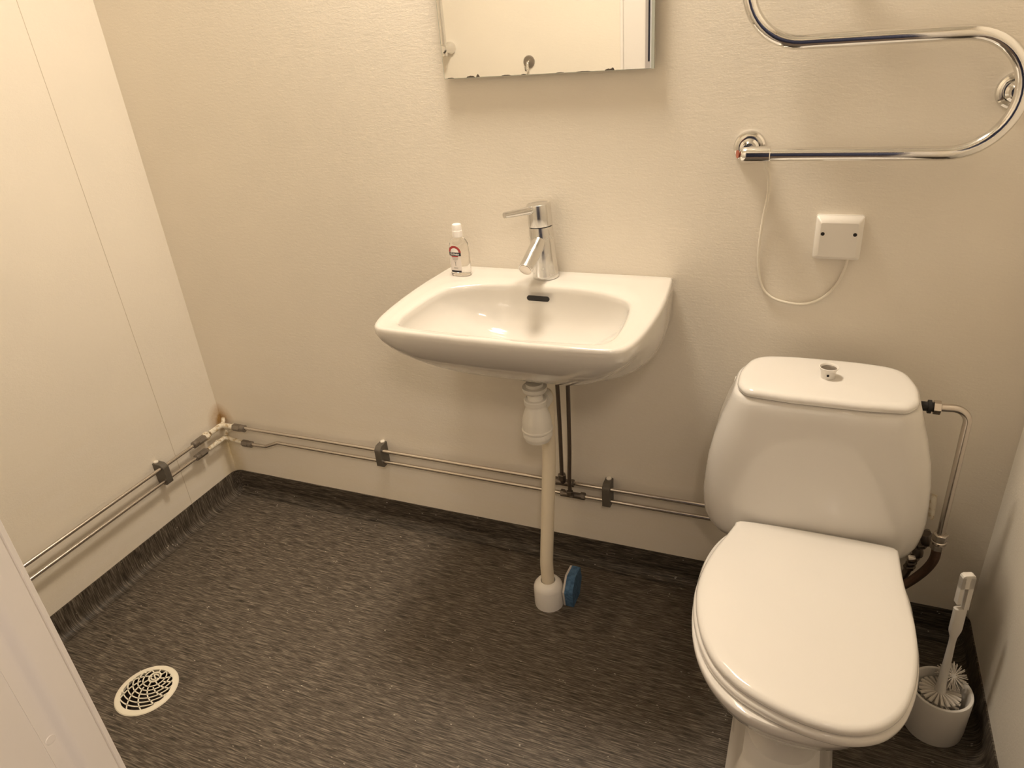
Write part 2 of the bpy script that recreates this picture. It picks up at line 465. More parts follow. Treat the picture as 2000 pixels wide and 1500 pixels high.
def off_ring(base, k, z, c=CB):      # shrink towards the centre by k metres
    out = []
    for p in base:
        d = c-p; L = d.length; out.append(V(((p+d*(k/L)).x, min((p+d*(k/L)).y, -.0008), z)))
    return out
rs += [off_ring(rimA, 0, SZ-.0085), off_ring(rimA, .0015, SZ-.0035), off_ring(rimA, .0045, SZ-.0008), off_ring(rimA, .009, SZ)]
def lerp_ring(k, z, dip=0):
    return [V((*(a.lerp(b, k).xy), z)) for a, b in zip(rimA, bowlA)]
rs += [lerp_ring(.35, SZ-.0005), lerp_ring(.62, SZ-.0012)]
bo = lambda k, z: [V((*(p+(CB-p).normalized()*k).xy, z)) for p in bowlA]
rs += [bo(-.006, SZ-.0022), bo(-.001, SZ-.0042), bo(.003, SZ-.0085)]
CD = V((SX, -.215, 0)); DB = .125
for i in range(1, 17):
    t = i/17; out = []
    for p in bowlA:
        p = p+(CB-p).normalized()*.003; d = (p-CB).normalized(); bk = sst((d.y-.1)/.7); sd = abs(d.x)
        ex = 1.9+1.2*bk
        dd = math.sin(t*PI/2); s = max(0, 1-dd**ex)**(1/ex); q = CD.lerp(p, s)
        out.append(V((q.x, q.y, SZ-.0085-(DB-.0085)*dd)))
    rs.append(out)
bm = NB(); rings(bm, rs); obj('basin', bm, M_sink, sink, sharp=60)
# overflow slot in the rear bowl wall, waste in the bottom
def stadium(bm, c, w, h, dep, ax=(0, -1, 0), n=12, tilt=0):
    pts = []
    for i in range(n+1): a = -PI/2+PI*i/n; pts.append((w/2-h/2+h/2*math.cos(a), h/2*math.sin(a)))
    for i in range(n+1): a = PI/2+PI*i/n; pts.append((-w/2+h/2+h/2*math.cos(a), h/2*math.sin(a)))
    c = V(c); R = Matrix.Rotation(tilt, 3, 'X')
    rings(bm, [[c+R @ V((x, dz, z)) for x, z in pts] for dz in (dep, 0, -dep)])
OV = V((-.563, -.1125, .8435))
bm = NB(); stadium(bm, OV, .054, .0125, .0012, tilt=.12); obj('overflow_slot', bm, M_black, sink)
bm = NB(); lathe(bm, [(.031, 0), (.031, .003), (.028, .0045), (.022, .003), (.02, .001)], (SX, -.215, SZ-DB), seg=32); obj('drain_strainer', bm, M_chrome, sink)

# ---------------------------------------------------------------- mixer tap
TB = V((-.567, -.044, SZ)); TT = V((-.577, -.040, 1.040))
tap = thing('basin_mixer_tap', TB, 'chrome single-lever mixer tap standing on the wash basin', 'tap')
ax = (TT-TB).normalized(); L = (TT-TB).length
bm = NB(); lathe(bm, [(.0300, -.002), (.0308, .002), (.0303, .006), (.0290, .03), (.0272, L*.68), (.0268, L*.695)], TB, ax, 48); obj('tap_body', bm, M_tapchrome, tap)
bm = NB(); lathe(bm, [(.0242, L*.69), (.0242, L*.712)], TB, ax, 40); obj('seal_ring', bm, M_black, tap)
bm = NB(); lathe(bm, [(.0268, L*.708), (.0272, L*.715), (.0272, L-.004), (.0266, L-.001), (.0253, L)], TB, ax, 48); cap_ = obj('lever_cap', bm, M_tapchrome, tap)
bm = NB(); a_, b_ = V((-.583, -.055, 1.030)), V((-.6235, -.126, 1.034)); tube(bm, [a_, a_.lerp(b_, .5), b_], .0065, 16, rfun=lambda t: .0096-.0030*t); obj('lever', bm, M_tapchrome, cap_)
bm = NB(); a_, b_ = V((-.571, -.046, .966)), V((-.5795, -.136, .918)); tube(bm, [a_, a_.lerp(b_, .5), b_], .0160, 28); sp_ = obj('spout', bm, M_tapchrome, tap)
dd_ = (b_-a_).normalized(); bm = NB(); lathe(bm, [(.0140, -.004), (.0140, .001), (.0125, .0015)], b_, dd_, 28); obj('aerator', bm, M_pipe, sp_)
bm = NB(); box(bm, TB+ax*(L*.735)+V((.0, -.0262, .0)), (.0022, .001, .008)); obj('temperature_mark', bm, M_ink, cap_)

# ---------------------------------------------------------------- sanitiser bottle
BB = V((-.7735, -.066, SZ))
bot = thing('sanitizer_bottle', BB, 'small clear hand gel bottle with white cap on the wash basin', 'bottle')
def oval(w, d, z, n=40, e=2.4):
    return [BB+V((w*abs(math.cos(a))**(2/e)*math.copysign(1, math.cos(a)), d*abs(math.sin(a))**(2/e)*math.copysign(1, math.sin(a)), z)) for a in [2*PI*i/n for i in range(n)]]
bprof = [(.017, .0095, .0), (.0228, .0145, .0012), (.0245, .0158, .005), (.0247, .016, .02), (.0243, .0158, .045), (.0238, .0155, .065), (.022, .0145, .077), (.018, .0125, .0855), (.0135, .0110, .0895), (.0105, .0100, .0915), (.0100, .0098, .094)]
bm = NB(); rings(bm, [oval(*p, e=(2.6 if p[2] < .08 else 2.0)) for p in bprof]); bd = obj('bottle_body', bm, M_clear, bot)
bm = NB(); lathe(bm, [(.0112, .0925), (.0122, .0932), (.0119, .106), (.0117, .1075), (.0112, .108), (.0109, .119), (.0100, .1215), (.008, .1225)], BB, seg=36); obj('cap', bm, M_cap, bot)
# the print, laid on the front of the body (bottle turned a little to the left)
ROTB = 0.0
def front(x, z):      # a point on the front face of the oval body
    w, d = .0247, .016; t = max(0, 1-abs(x/w)**2.6)**(1/2.6); return BB+V((x, -d*t-.0003, z))
def patch(bm, poly_rows):
    vv = [[bm.verts.new(p) for p in r] for r in poly_rows]
    for a, b in zip(vv, vv[1:]):
        for i in range(len(a)-1): bm.faces.new((a[i], a[i+1], b[i+1], b[i]))
def band(x0, x1, z0, z1, nx=10, lift=0): return [[front(x0+(x1-x0)*i/nx, z)+V((0, -lift, 0)) for i in range(nx+1)] for z in (z0, z1)]
def arc(bm, cx, cz, r0, r1, lift=0, sx=1.0, n=20):
    patch(bm, [[front(cx+sx*r*math.cos(a), cz+r*math.sin(a))+V((0, -lift, 0)) for a in [PI-PI*i/n for i in range(n+1)]] for r in (r0, r1)])
LX = -.0048
bm = NB(); patch(bm, band(LX-.0150, LX+.0150, .012, .034)); patch(bm, band(LX-.0150, LX+.0150, .034, .0500))
lb = obj('label_film', bm, M_pink, bot, smooth=False)
bm = NB(); arc(bm, LX, .0585, .0105, .0158, .0002, 1.05); obj('label_arch', bm, M_red, lb, smooth=False)
bm = NB(); arc(bm, LX, .0585, .0005, .0105, .0002, 1.05); obj('label_arch_fill', bm, M_wht, lb, smooth=False)
bm = NB(); patch(bm, band(LX-.0160, LX+.0160, .0500, .0585, lift=.0003)); obj('label_band', bm, M_ink, lb, smooth=False)
bm = NB(); patch(bm, band(LX-.009, LX+.0085, .0475, .0500, lift=.0003)); obj('label_stripe', bm, M_red, lb, smooth=False)
bm = NB(); patch(bm, band(LX-.0135, LX+.0135, .0100, .0145, lift=.0003)); obj('label_bar', bm, M_ink, lb, smooth=False)
bm = NB()
for z, w in ((.0452, .0085), (.0430, .0075), (.0410, .0065), (.0385, .003), (.0215, .006), (.0195, .0055)): patch(bm, band(LX-w, LX+w, z-.0005, z+.0004, lift=.0003))
patch(bm, band(LX-.0008, LX+.0008, .026, .035, lift=.0003)); patch(bm, band(LX-.003, LX+.003, .0352, .0364, lift=.0003))
obj('label_small_print', bm, M_grey, lb, smooth=False)
def text_bm(s, size, place):
    cu = bpy.data.curves.new('t', 'FONT'); cu.body = s; cu.size = size; cu.align_x = 'CENTER'; cu.offset = size*.02
    to = bpy.data.objects.new('t', cu); COL.objects.link(to)
    dg = bpy.context.evaluated_depsgraph_get(); me = bpy.data.meshes.new_from_object(to.evaluated_get(dg))
    bm = NB(); bm.from_mesh(me); bpy.data.objects.remove(to); bpy.data.curves.remove(cu); bpy.data.meshes.remove(me)
    for v in bm.verts: v.co = place(v.co.x, v.co.y)
    return bm
obj('label_text', text_bm('Könex', .0086, lambda x, y: front(LX+x*1.0, .0518+y)+V((0, -.0006, 0))), M_wht, lb, smooth=False)

# ---------------------------------------------------------------- mirror
mir = thing('wall_mirror', (-.556, 0, 1.30), 'frameless rectangular mirror on the back wall above the wash basin', 'mirror')
MX0, MX1, MZ0, MZ1, MY = -.786, -.327, 1.3015, 1.90, -.020
bm = NB(); box2(bm, (MX0, MY, MZ0), (MX1, MY+.005, MZ1)); obj('glass_backing', bm, M_glassedge, mir)
bm = NB(); 
f = [bm.verts.new(p) for p in ((MX0+.0012, MY-.0004, MZ0+.0012), (MX1-.0085, MY-.0004, MZ0+.0012), (MX1-.0085, MY-.0004, MZ1-.001), (MX0+.0012, MY-.0004, MZ1-.001))]; bm.faces.new(f)
obj('mirror_face', bm, M_mirror, mir, smooth=False)
bm = NB(); vs = [bm.verts.new(p) for p in ((MX1-.0085, MY-.0004, MZ0+.0012), (MX1, MY+.0008, MZ0+.0012), (MX1, MY+.0008, MZ1-.001), (MX1-.0085, MY-.0004, MZ1-.001))]; bm.faces.new(vs)
obj('bevelled_edge', bm, mat('pale_bevel', (.74, .76, .78), .25), mir, smooth=False)
for x in (-.72, -.40):
    for z in (1.34, 1.80):
        bm = NB(); box2(bm, (x-.012, -.015, z-.02), (x+.012, 0.0, z+.02)); obj('wall_spacer', bm, M_white, mir)
# worn silvering along the lower edge
M_worn = mat('worn_silvering', (.10, .08, .06), .4)
for x, w, hgt in ((-.722, .020, .0035), (-.705, .008, .0055), (-.418, .016, .0030), (-.410, .008, .0045), (-.770, .016, .0014), (-.64, .022, .0012), (-.52, .018, .0010), (-.60, .012, .0013), (-.47, .03, .0008)):
    bm = NB(); m_ = 8; vs = [bm.verts.new((x-w/2+w*i/m_, MY-.0007, MZ0+.0010)) for i in range(m_+1)] + [bm.verts.new((x+w/2-w*i/m_, MY-.0007, MZ0+.0012+hgt*math.sin(PI*i/m_)**.5*(.8+.4*random.random()))) for i in range(m_+1)]
    bm.faces.new(vs); obj('worn_silvering', bm, M_worn, mir, smooth=False)

# on the front wall, seen in the mirror
rail = thing('shower_rail', (-1.384, YF, 1.31), 'chrome vertical shower rail on the door-side wall, seen in the mirror', 'rail')
bm = NB(); tube(bm, [(-1.384, YF+.055, 1.29), (-1.384, YF+.055, 2.0)], .011, 20); obj('rail_bar', bm, M_chrome, rail)
for z in (1.315, 1.96):
    bm = NB(); lathe(bm, [(.022, 0), (.022, .012), (.0165, .02), (.0155, .055), (.017, .068), (.012, .074)], (-1.384, YF, z), (0, 1, 0), 28); obj('rail_bracket', bm, M_chrome, rail)
hk = thing('robe_hook', (-1.063, YF, 1.245), 'small chrome robe hook on the door-side wall, seen in the mirror', 'hook')
bm = NB(); lathe(bm, [(.022, 0), (.022, .004), (.019, .008), (.006, .009)], (-1.063, YF, 1.25), (0, 1, 0), 32); obj('hook_plate', bm, M_fit, hk)
bm = NB(); tube(bm, fillet([(-1.063, YF+.006, 1.25), (-1.063, YF+.018, 1.248), (-1.063, YF+.022, 1.222), (-1.063, YF+.038, 1.222), (-1.063, YF+.042, 1.238)], .007), .0048, 12); obj('hook_arm', bm, M_chrome, hk)

# ---------------------------------------------------------------- towel rail (electric, serpentine)
YR = -.060; rr = .0122
tr = thing('towel_rail', (.06, 0, 1.15), 'chrome serpentine electric towel rail on the back wall above the toilet', 'towel rail')
Z1, Z2 = 1.1455, 1.3350; Rb = (Z2-Z1)/2; Z3 = Z2+2*Rb
XA, XB = .1895, -.0600
path = [V((-.140, YR, Z1)), V((XA, YR, Z1))]
path += [V((XA+Rb*math.sin(a), YR, Z1+Rb-Rb*math.cos(a))) for a in [PI*i/24 for i in range(1, 24)]]
path += [V((XA, YR, Z2)), V((XB, YR, Z2))]
path += [V((XB-Rb*math.sin(a), YR, Z2+Rb-Rb*math.cos(a))) for a in [PI*i/24 for i in range(1, 24)]]
path += [V((XB, YR, Z3)), V((XA, YR, Z3))]
path += [V((XA+Rb*math.sin(a), YR, Z3+Rb-Rb*math.cos(a))) for a in [PI*i/24 for i in range(1, 13)]]
bm = NB(); tube(bm, path, rr, 28); obj('rail_tube', bm, M_chrome, tr)
bm = NB(); lathe(bm, [(.006, -.0155), (.0110, -.013), (.0140, -.008), (.0148, 0), (.0148, .040), (.0135, .0415)], (-.1375, YR, Z1), (1, 0, 0), 32); el = obj('end_sleeve', bm, M_chrome, tr)
def flange(x, z, nm='wall_flange'):
    bm = NB(); lathe(bm, [(.0300, 0), (.0310, .003), (.0290, .008), (.0255, .0100), (.0200, .0065), (.0190, .0085), (.0180, .016), (.0135, .0195), (.0120, .030), (.0120, .060)], (x, 0, z), (0, -1, 0), 40); return obj(nm, bm, M_chrome, tr)
flange(-.1395, Z1+.004); flange(XA+Rb+.001, Z1+Rb-.003); flange(XB, Z3+.0)
bm = NB(); lathe(bm, [(.0075, 0), (.0075, .0015)], (-.1545, YR-.006, Z1+.002), (-1, -.5, 0), 20); obj('power_button', bm, mat('red_button', (.35, .09, .05), .35), tr); 
cab = smooth_curve([(-.104, YR, Z1-.006), (-.104, -.055, Z1-.022), (-.0985, -.028, 1.100), (-.097, -.014, 1.062), (-.1030, -.008, 1.010), (-.1065, -.006, .955), (-.1045, -.005, .905), (-.0935, -.005, .862), (-.0720, -.005, .840), (-.040, -.005, .8305), (-.005, -.005, .8305), (.026, -.005, .846), (.050, -.005, .878), (.0600, -.008, .912), (.0640, -.012, .945)], 8)
bm = NB(); tube(bm, cab, .0028, 12)
cbo = obj('power_cable', bm, M_cable, tr)

# ---------------------------------------------------------------- junction box
jb = thing('junction_box', (.041, 0, .932), 'square white junction box on the back wall under the towel rail', 'box')
jx, jz, w = .0405, .9755, .0430
bm = NB()
def rsq(wd, y, rd): return [V((jx+p.x, y, jz+p.y)) for p in roundpoly([(-wd, -wd), (wd, -wd), (wd, wd), (-wd, wd)], rd, 5)]
rings(bm, [rsq(w+.001, 0, .005), rsq(w+.001, -.004, .005)]); obj('back_plate', bm, M_white, jb)
bm = NB(); rings(bm, [rsq(w, -.004, .004), rsq(w, -.0130, .004), rsq(w-.0006, -.0142, .004), rsq(w-.0085, -.0272, .003), rsq(w-.0095, -.0280, .003)]); cv = obj('cover', bm, M_white, jb, sharp=25)
for dx in (-.029, .029):
    bm = NB(); lathe(bm, [(.0036, 0), (.0036, .0007)], (jx+dx, -.0277, jz+.012), (0, -1, 0), 16); obj('screw_hole', bm, M_black, cv)

# ---------------------------------------------------------------- water pipes
Y0 = -.030; PR = .0056
def nut(bm, p, d, r=.0095, l=.012): lathe(bm, [(r*.9, -l/2), (r, -l/2+.001), (r, l/2-.001), (r*.9, l/2)], p, d, hexa=True)
def coupling(bm, p, d, r=.0115, l=.030):
    d = V(d).normalized(); p = V(p)
    lathe(bm, [(r, -l/2), (r, l*.1)], p, d, hexa=True); lathe(bm, [(r*.86, l*.1), (r*.95, l*.16), (r*.95, l/2-.002), (r*.7, l/2)], p, d, 24)
ZU, ZL = .2860, .2490
wp = thing('upper_water_pipe', (-.7, Y0, ZU), 'upper of the two chrome pipes running low along the back wall', 'pipe', 'chrome water pipes low on the walls')
bm = NB(); tube(bm, [(-1.665, Y0, .2835), (-1.3, Y0, ZU), (-.55, Y0, ZU+.001), (.30, Y0, ZU)], PR, 16); obj('pipe_run', bm, M_pipe, wp)
bm = NB(); coupling(bm, (-1.676, Y0, .2810), (1, 0, .02), .0125, .048); obj('coupling', bm, M_fit, wp)
lp = thing('lower_water_pipe', (-.7, Y0, ZL), 'lower of the two chrome pipes on the back wall, kinked near the corner', 'pipe', 'chrome water pipes low on the walls')
bm = NB(); tube(bm, fillet([(-1.650, Y0, .2235), (-1.585, Y0, .2245), (-1.530, Y0, .2475), (-1.45, Y0, .2475), (-.55, Y0, ZL), (.30, Y0, ZL)], [.03, .03, .1, .1]), PR, 16); obj('pipe_run', bm, M_pipe, lp)
bm = NB(); coupling(bm, (-1.660, Y0, .2225), (1, 0, 0), .0115, .040); obj('coupling', bm, M_fit, lp)
# painted elbows in the corner, continuing as pipes on the left wall
XP = XL+.030
bm = NB(); tube(bm, fillet([(-1.695, Y0, .2805), (XP, Y0-.001, .2810), (XP, -.085, .2800)], .012), .0088, 16)
lathe(bm, [(.0098, 0), (.0112, .003), (.0100, .007)], (-1.700, Y0, .2805), (-1, 0, 0), 20); obj('painted_elbow', bm, M_paint, wp)
bm = NB(); tube(bm, [(XP, Y0+.004, .281), (XP-.004, -.014, .288), (XP-.012, -.006, .290)], .0065, 12); tube(bm, [(XP+.014, Y0, .275), (XP+.016, Y0+.012, .255)], .006, 10); obj('sealant_lump', bm, M_paint, wp)
bm = NB(); tube(bm, fillet([(-1.678, Y0, .2240), (XP, Y0, .2330), (XP, -.110, .2335)], .010), .0072, 16); lathe(bm, [(.0088, 0), (.0092, .003), (.0085, .009)], (XP, -.062, .234), (0, -1, 0), 20); obj('painted_elbow', bm, M_paint, lp)
bm = NB(); tube(bm, [(XP+.003, Y0+.003, .238), (XP-.004, -.010, .252)], .006, 12); obj('sealant_lump', bm, M_paint, lp)
ul = thing('upper_water_pipe', (XP, -.6, .28), 'upper of the two chrome pipes running low along the left wall', 'pipe', 'chrome water pipes low on the walls')
bm = NB(); tube(bm, [(XP, -.160, .2785), (XP, YF+.001, .2775)], PR, 16); obj('pipe_run', bm, M_pipe, ul)
bm = NB(); coupling(bm, (XP, -.134, .2790), (0, -1, 0), .0120, .050); obj('coupling', bm, M_fit, ul)
bm = NB(); lathe(bm, [(.010, 0), (.0140, .002), (.0140, .014), (.0105, .018)], (XP, -.092, .2800), (0, -1, 0), hexa=True); obj('painted_nut', bm, M_paint, ul)
ll = thing('lower_water_pipe', (XP, -.6, .236), 'lower of the two chrome pipes running low along the left wall', 'pipe', 'chrome water pipes low on the walls')
bm = NB(); tube(bm, [(XP, -.165, .2345), (XP, YF+.001, .2345)], PR, 16); obj('pipe_run', bm, M_pipe, ll)
bm = NB(); coupling(bm, (XP, -.142, .2345), (0, -1, 0), .0110, .046); obj('coupling', bm, M_fit, ll)

def clip(loc, axis, label, zc):
    """double pipe clip; axis = along-wall direction"""
    t = thing('pipe_clip', loc, label, 'pipe clip', 'grey double pipe clips')
    a = V(axis); n_ = V((0, -1, 0)) if abs(a.x) > .5 else V((1, 0, 0)); p0 = V(loc)
    bm = NB()
    prof = roundpoly([(0, -.036), (.034, -.036), (.042, -.030), (.042, .026), (.030, .036), (0, .036)], [.001, .006, .004, .010, .008, .001], 4)
    prof = [(q.x, q.y) for q in prof]
    rings(bm, [[p0+a*s+n_*d+V((0, 0, z)) for d, z in prof] for s in (-.010, -.0085, .0085, .010)])
    obj('clip_body', bm, M_clip, t, sharp=30)
    bm = NB(); lathe(bm, [(.007, 0), (.007, .003), (.004, .0045)], p0+V((0, 0, .0365))+n_*.007, (0, 0, 1), 20); obj('clip_collar', bm, M_wallp, t)
    return t
clip((-1.138, 0, .2665), (1, 0, 0), 'grey double pipe clip on the back wall left of the wash basin', 0)
clip((-.436, 0, .2665), (1, 0, 0), 'grey double pipe clip on the back wall between waste pipe and toilet', 0)
clip((XL, -.283, .2555), (0, 1, 0), 'grey double pipe clip on the left wall near the corner', 0)

# supply pipes up to the tap, with tees on the wall pipes
YS = -.050
s1 = thing('supply_pipe', (-.557, YS, .29), 'dark thin supply pipe rising to the tap, the left one behind the waste pipe', 'pipe', 'supply pipes to the tap')
bm = NB(); tube(bm, smooth_curve([(-.5475, -.068, .667), (-.5485, -.060, .62), (-.5510, -.050, .47), (-.5545, -.045, .31)], 6), .0052, 14); obj('riser', bm, M_dark, s1)
bm = NB(); nut(bm, (-.5548, -.043, .312), (0, 0, 1), .0110, .016); nut(bm, (-.577, Y0, ZU), (1, 0, 0), .0115, .014); nut(bm, (-.533, Y0, ZU), (1, 0, 0), .0105, .014)
lathe(bm, [(.0095, -.022), (.0095, .022)], (-.555, Y0-.002, ZU), (1, 0, 0), 20); tube(bm, [(-.555, Y0-.002, ZU), (-.555, -.043, .310)], .0085, 16); obj('tee_fitting', bm, M_dark, s1)
s2 = thing('supply_pipe', (-.53, YS, .25), 'dark thin supply pipe rising to the tap, the right one nearer the toilet', 'pipe', 'supply pipes to the tap')
bm = NB(); tube(bm, smooth_curve([(-.5195, -.068, .667), (-.5215, -.058, .60), (-.5265, -.052, .42), (-.5300, -.054, .33), (-.5320, -.050, .275)], 6), .0052, 14); obj('riser', bm, M_dark, s2)
bm = NB(); nut(bm, (-.5322, -.050, .268), (0, .1, 1), .0095, .012); nut(bm, (-.560, Y0, ZL), (1, 0, 0), .0100, .012); nut(bm, (-.503, Y0, ZL), (1, 0, 0), .0105, .014)
lathe(bm, [(.0085, -.026), (.0085, .026)], (-.532, Y0-.002, ZL), (1, 0, 0), 20); tube(bm, [(-.532, Y0-.002, ZL), (-.532, -.050, .266)], .008, 16); obj('tee_fitting', bm, M_dark, s2)

# ---------------------------------------------------------------- bottle trap and waste pipe
TX, TY = -.5530, -.195
tp = thing('bottle_trap', (TX, TY, .60), 'white plastic bottle trap hanging under the wash basin', 'trap')
bm = NB(); lathe(bm, [(.0180, -.012), (.0245, -.010), (.0275, -.006), (.0285, .000), (.0285, .0035), (.0200, .0050), (.0200, .0125)], (TX, TY, .6600), seg=36); obj('basin_collar', bm, M_plast, tp)
bm = NB(); lathe(bm, [(.018, 0), (.018, .038)], (TX, TY, .6135), seg=32); obj('inlet_tube', bm, M_plast, tp)
bm = NB(); lathe(bm, [(.0225, 0), (.0265, .001), (.0270, .012), (.0250, .014), (.0215, .014)], (TX, TY, .6175), seg=36); obj('coupling_nut', bm, M_plast, tp)
bm = NB(); lathe(bm, [(.0335, .0), (.0365, .001), (.0368, .005), (.0345, .0065), (.0345, .020), (.0335, .030), (.0300, .044), (.0255, .057), (.0230, .064), (.0220, .070)], (TX, TY, .5490), seg=40); obj('trap_body', bm, M_plast, tp)
bm = NB(); lathe(bm, [(.022, 0), (.0300, .002), (.0315, .007), (.0325, .012), (.0345, .0130), (.0345, .024), (.0338, .026)], (TX, TY, .5215), seg=40); obj('cleanout_cup', bm, M_plast, tp)
wpipe = thing('waste_pipe', (TX-.003, -.19, 0), 'ivory plastic waste pipe running from the trap down into the floor', 'pipe')
bm = NB(); tube(bm, fillet([(TX, TY+.020, .613), (TX-.001, -.118, .613), (TX-.0035, -.122, .43), (TX-.0045, -.187, .135), (TX-.002, -.190, .02)], [.030, .25, .12], 9), .0172, 28); obj('pipe_run', bm, M_pvc, wpipe)
bm = NB(); lathe(bm, [(.021, -.012), (.0255, -.011), (.0255, .008), (.021, .009)], (TX+.001, -.158, .613), (0, 1, 0), 32); obj('outlet_nut', bm, M_plast, tp)
bm = NB(); CX, CY = -.5555, -.1900
lathe(bm, [(.0385, 0), (.0392, .004), (.0392, .058), (.0370, .066), (.0310, .0745), (.0240, .079), (.0195, .080), (.0185, .074), (.018, .02)], (CX, CY, 0), seg=44); obj('floor_collar', bm, M_white, wpipe)

# ---------------------------------------------------------------- sponge
spg = thing('sponge', (-.500, -.165, 0), 'blue kitchen sponge with pale scouring side standing beside the waste pipe collar', 'sponge')
poly = [(-.190, 0), (-.2035, .058), (-.178, .097), (-.132, .093), (-.118, .045), (-.135, 0)]
poly = [(p.x, p.y) for p in roundpoly(poly, .003, 3)]
def prism(x0, x1, ins=0.0, lean=.0):
    bm = NB(); c = V((-.16, .048)); rs = []
    for x, k in ((x0, 1-ins), (x0+.0012, 1), (x1-.0012, 1), (x1, 1-ins)):
        rs.append([V((x+ (z-.04)*lean, c.x+(y-c.x)*k, max(.0, c.y+(z-c.y)*k))) for y, z in poly])
    rings(bm, rs); return bm
obj('foam', prism(-.5080, -.4855, .02, .04), M_blue, spg)
obj('scouring_side', prism(-.5135, -.5080, .015, .04), M_scour, spg)

# ---------------------------------------------------------------- floor drain
fd = thing('floor_drain', DRAIN, 'round ivory floor drain grate in the dark vinyl floor', 'drain')
bm = NB()
lathe(bm, [(DR-.006, 0), (DR-.006, -.07)], DRAIN-V((0, 0, 0)), seg=48, cap0=False, cap1=True); obj('drain_well', bm, M_pit, fd)
bm = NB(); ri, ro = DR*.82, DR+.001
n = 72; zt = .0035
def circ_ring(r, z): return [DRAIN+V((r*math.cos(2*PI*i/n), r*math.sin(2*PI*i/n), z)) for i in range(n)]
rings(bm, [circ_ring(ri, -.004), circ_ring(ro-.004, -.001), circ_ring(ro, .0006), circ_ring(ro-.002, .0026), circ_ring(ro-.006, zt), circ_ring(ri, zt-.0004), circ_ring(ri, -.004)], False, False)
LG = DRAIN+V((.006, .046, 0)).xyz       # logo roundel sits towards the back wall
LG = DRAIN+V((-.010, .036, 0))
def strip(bm, pts, w, zb=.0012, ztp=zt-.0006):
    pts = [p for p in pts]
    if len(pts) < 2: return
    L_, R_ = [], []
    for i, p in enumerate(pts):
        d = (pts[min(i+1, len(pts)-1)]-pts[max(i-1, 0)]); d.z = 0; d.normalize(); q = V((-d.y, d.x, 0))*w/2
        L_.append(p+q); R_.append(p-q)
    rs = [[V((*l.xy, zb)), V((*l.xy, ztp)), V((*r.xy, ztp)), V((*r.xy, zb))] for l, r in zip(L_, R_)]
    rings(bm, rs)
def clipped(pts, w):
    run = []
    for p in pts:
        if (V((*p.xy, 0))-DRAIN).length < ri+.001: run.append(p)
        else:
            if len(run) > 1: strip(bm, run, w)
            run = []
    if len(run) > 1: strip(bm, run, w)
for k in range(1, 10):
    R = .0165+.0116*k
    clipped([LG+V((R*math.cos(a), R*math.sin(a), 0)) for a in [2*PI*i/180 for i in range(181)]], .0026)
for k in range(16):
    a0 = 2*PI*k/16; i0 = 0 if k % 2 == 0 else 8
    clipped([LG+V((r*math.cos(a0+r*9), r*math.sin(a0+r*9), 0)) for r in [.0150+.0022*i for i in range(i0, 52)]], .0029)
obj('grate', bm, M_grate, fd, sharp=30)
bm = NB(); tube(bm, [LG+V((.0140*math.cos(a), .0140*math.sin(a), zt-.0010)) for a in [2*PI*i/32 for i in range(33)]], .0024, 8)
S_ = [(.0075, .0055), (.003, .0078), (-.003, .0072), (-.0060, .0040), (-.002, .0008), (.003, -.0010), (.0062, -.0040), (.002, -.0072), (-.003, -.0076), (-.0075, -.0052)]
tube(bm, smooth_curve([LG+V((x, y, zt-.001)) for x, y in S_], 4), .0019, 8)
lathe(bm, [(.0112, 0), (.0112, .002)], LG+V((0, 0, -.001)), seg=24) if False else None
for x in (-.011, .011): tube(bm, [LG+V((x*.98, -.002, zt-.001)), LG+V((x*.75, 0, zt-.001))], .0015, 6)
obj('logo_roundel', bm, M_grate, fd)

# ---------------------------------------------------------------- toilet
QX = .0500
wc = thing('toilet', (QX, -.40, 0), 'white close-coupled toilet with closed lid against the back wall', 'toilet')
def outline(hf, cx=QX, n=120, per=6, sharp_first=0):
    return resample(smooth_curve([V((*p, 0)) for p in sym(hf, cx)], per, True), n)
# -- cistern: horizontal sections
def cis_ring(z, hw, yf, yb=-.028, rc=.055, rb=.02, bulge=.012, n=96, cx=QX-.001):
    pts = roundpoly([(-hw, yb), (-hw, yf), (-hw*.35, yf-bulge), (hw*.35, yf-bulge), (hw, yf), (hw, yb)], [rb, rc, .5, .5, rc, rb], 10)
    pts = resample(pts, n)
    return [V((cx+p.x, p.y, z)) for p in pts]
cs = [(.338, .150, -.170, .02), (.3385, .160, -.182, .03), (.342, .172, -.192, .04), (.352, .194, -.203, .05), (.370, .206, -.211, .055), (.395, .2145, -.2175, .055), (.425, .2180, -.222, .055), (.46, .2190, -.2255, .055), (.50, .2160, -.228, .055),
      (.55, .2110, -.231, .055), (.60, .2015, -.2335, .055), (.65, .1880, -.2350, .055), (.685, .1760, -.2350, .052), (.700, .1720, -.2335, .050), (.709, .1690, -.2315, .048), (.7150, .1650, -.2270, .045), (.7165, .158, -.220, .04)]
bm = NB(); rings(bm, [cis_ring(z, hw, yf, yb=(-.028 if z < .6 else -.028-.22*(z-.6)), rb=(.02 if z < .5 else .02+.22*(z-.5)), rc=rc, bulge=(.016 if z < .65 else .010)) for z, hw, yf, rc in cs]); obj('cistern', bm, M_porc, wc, sharp=60)
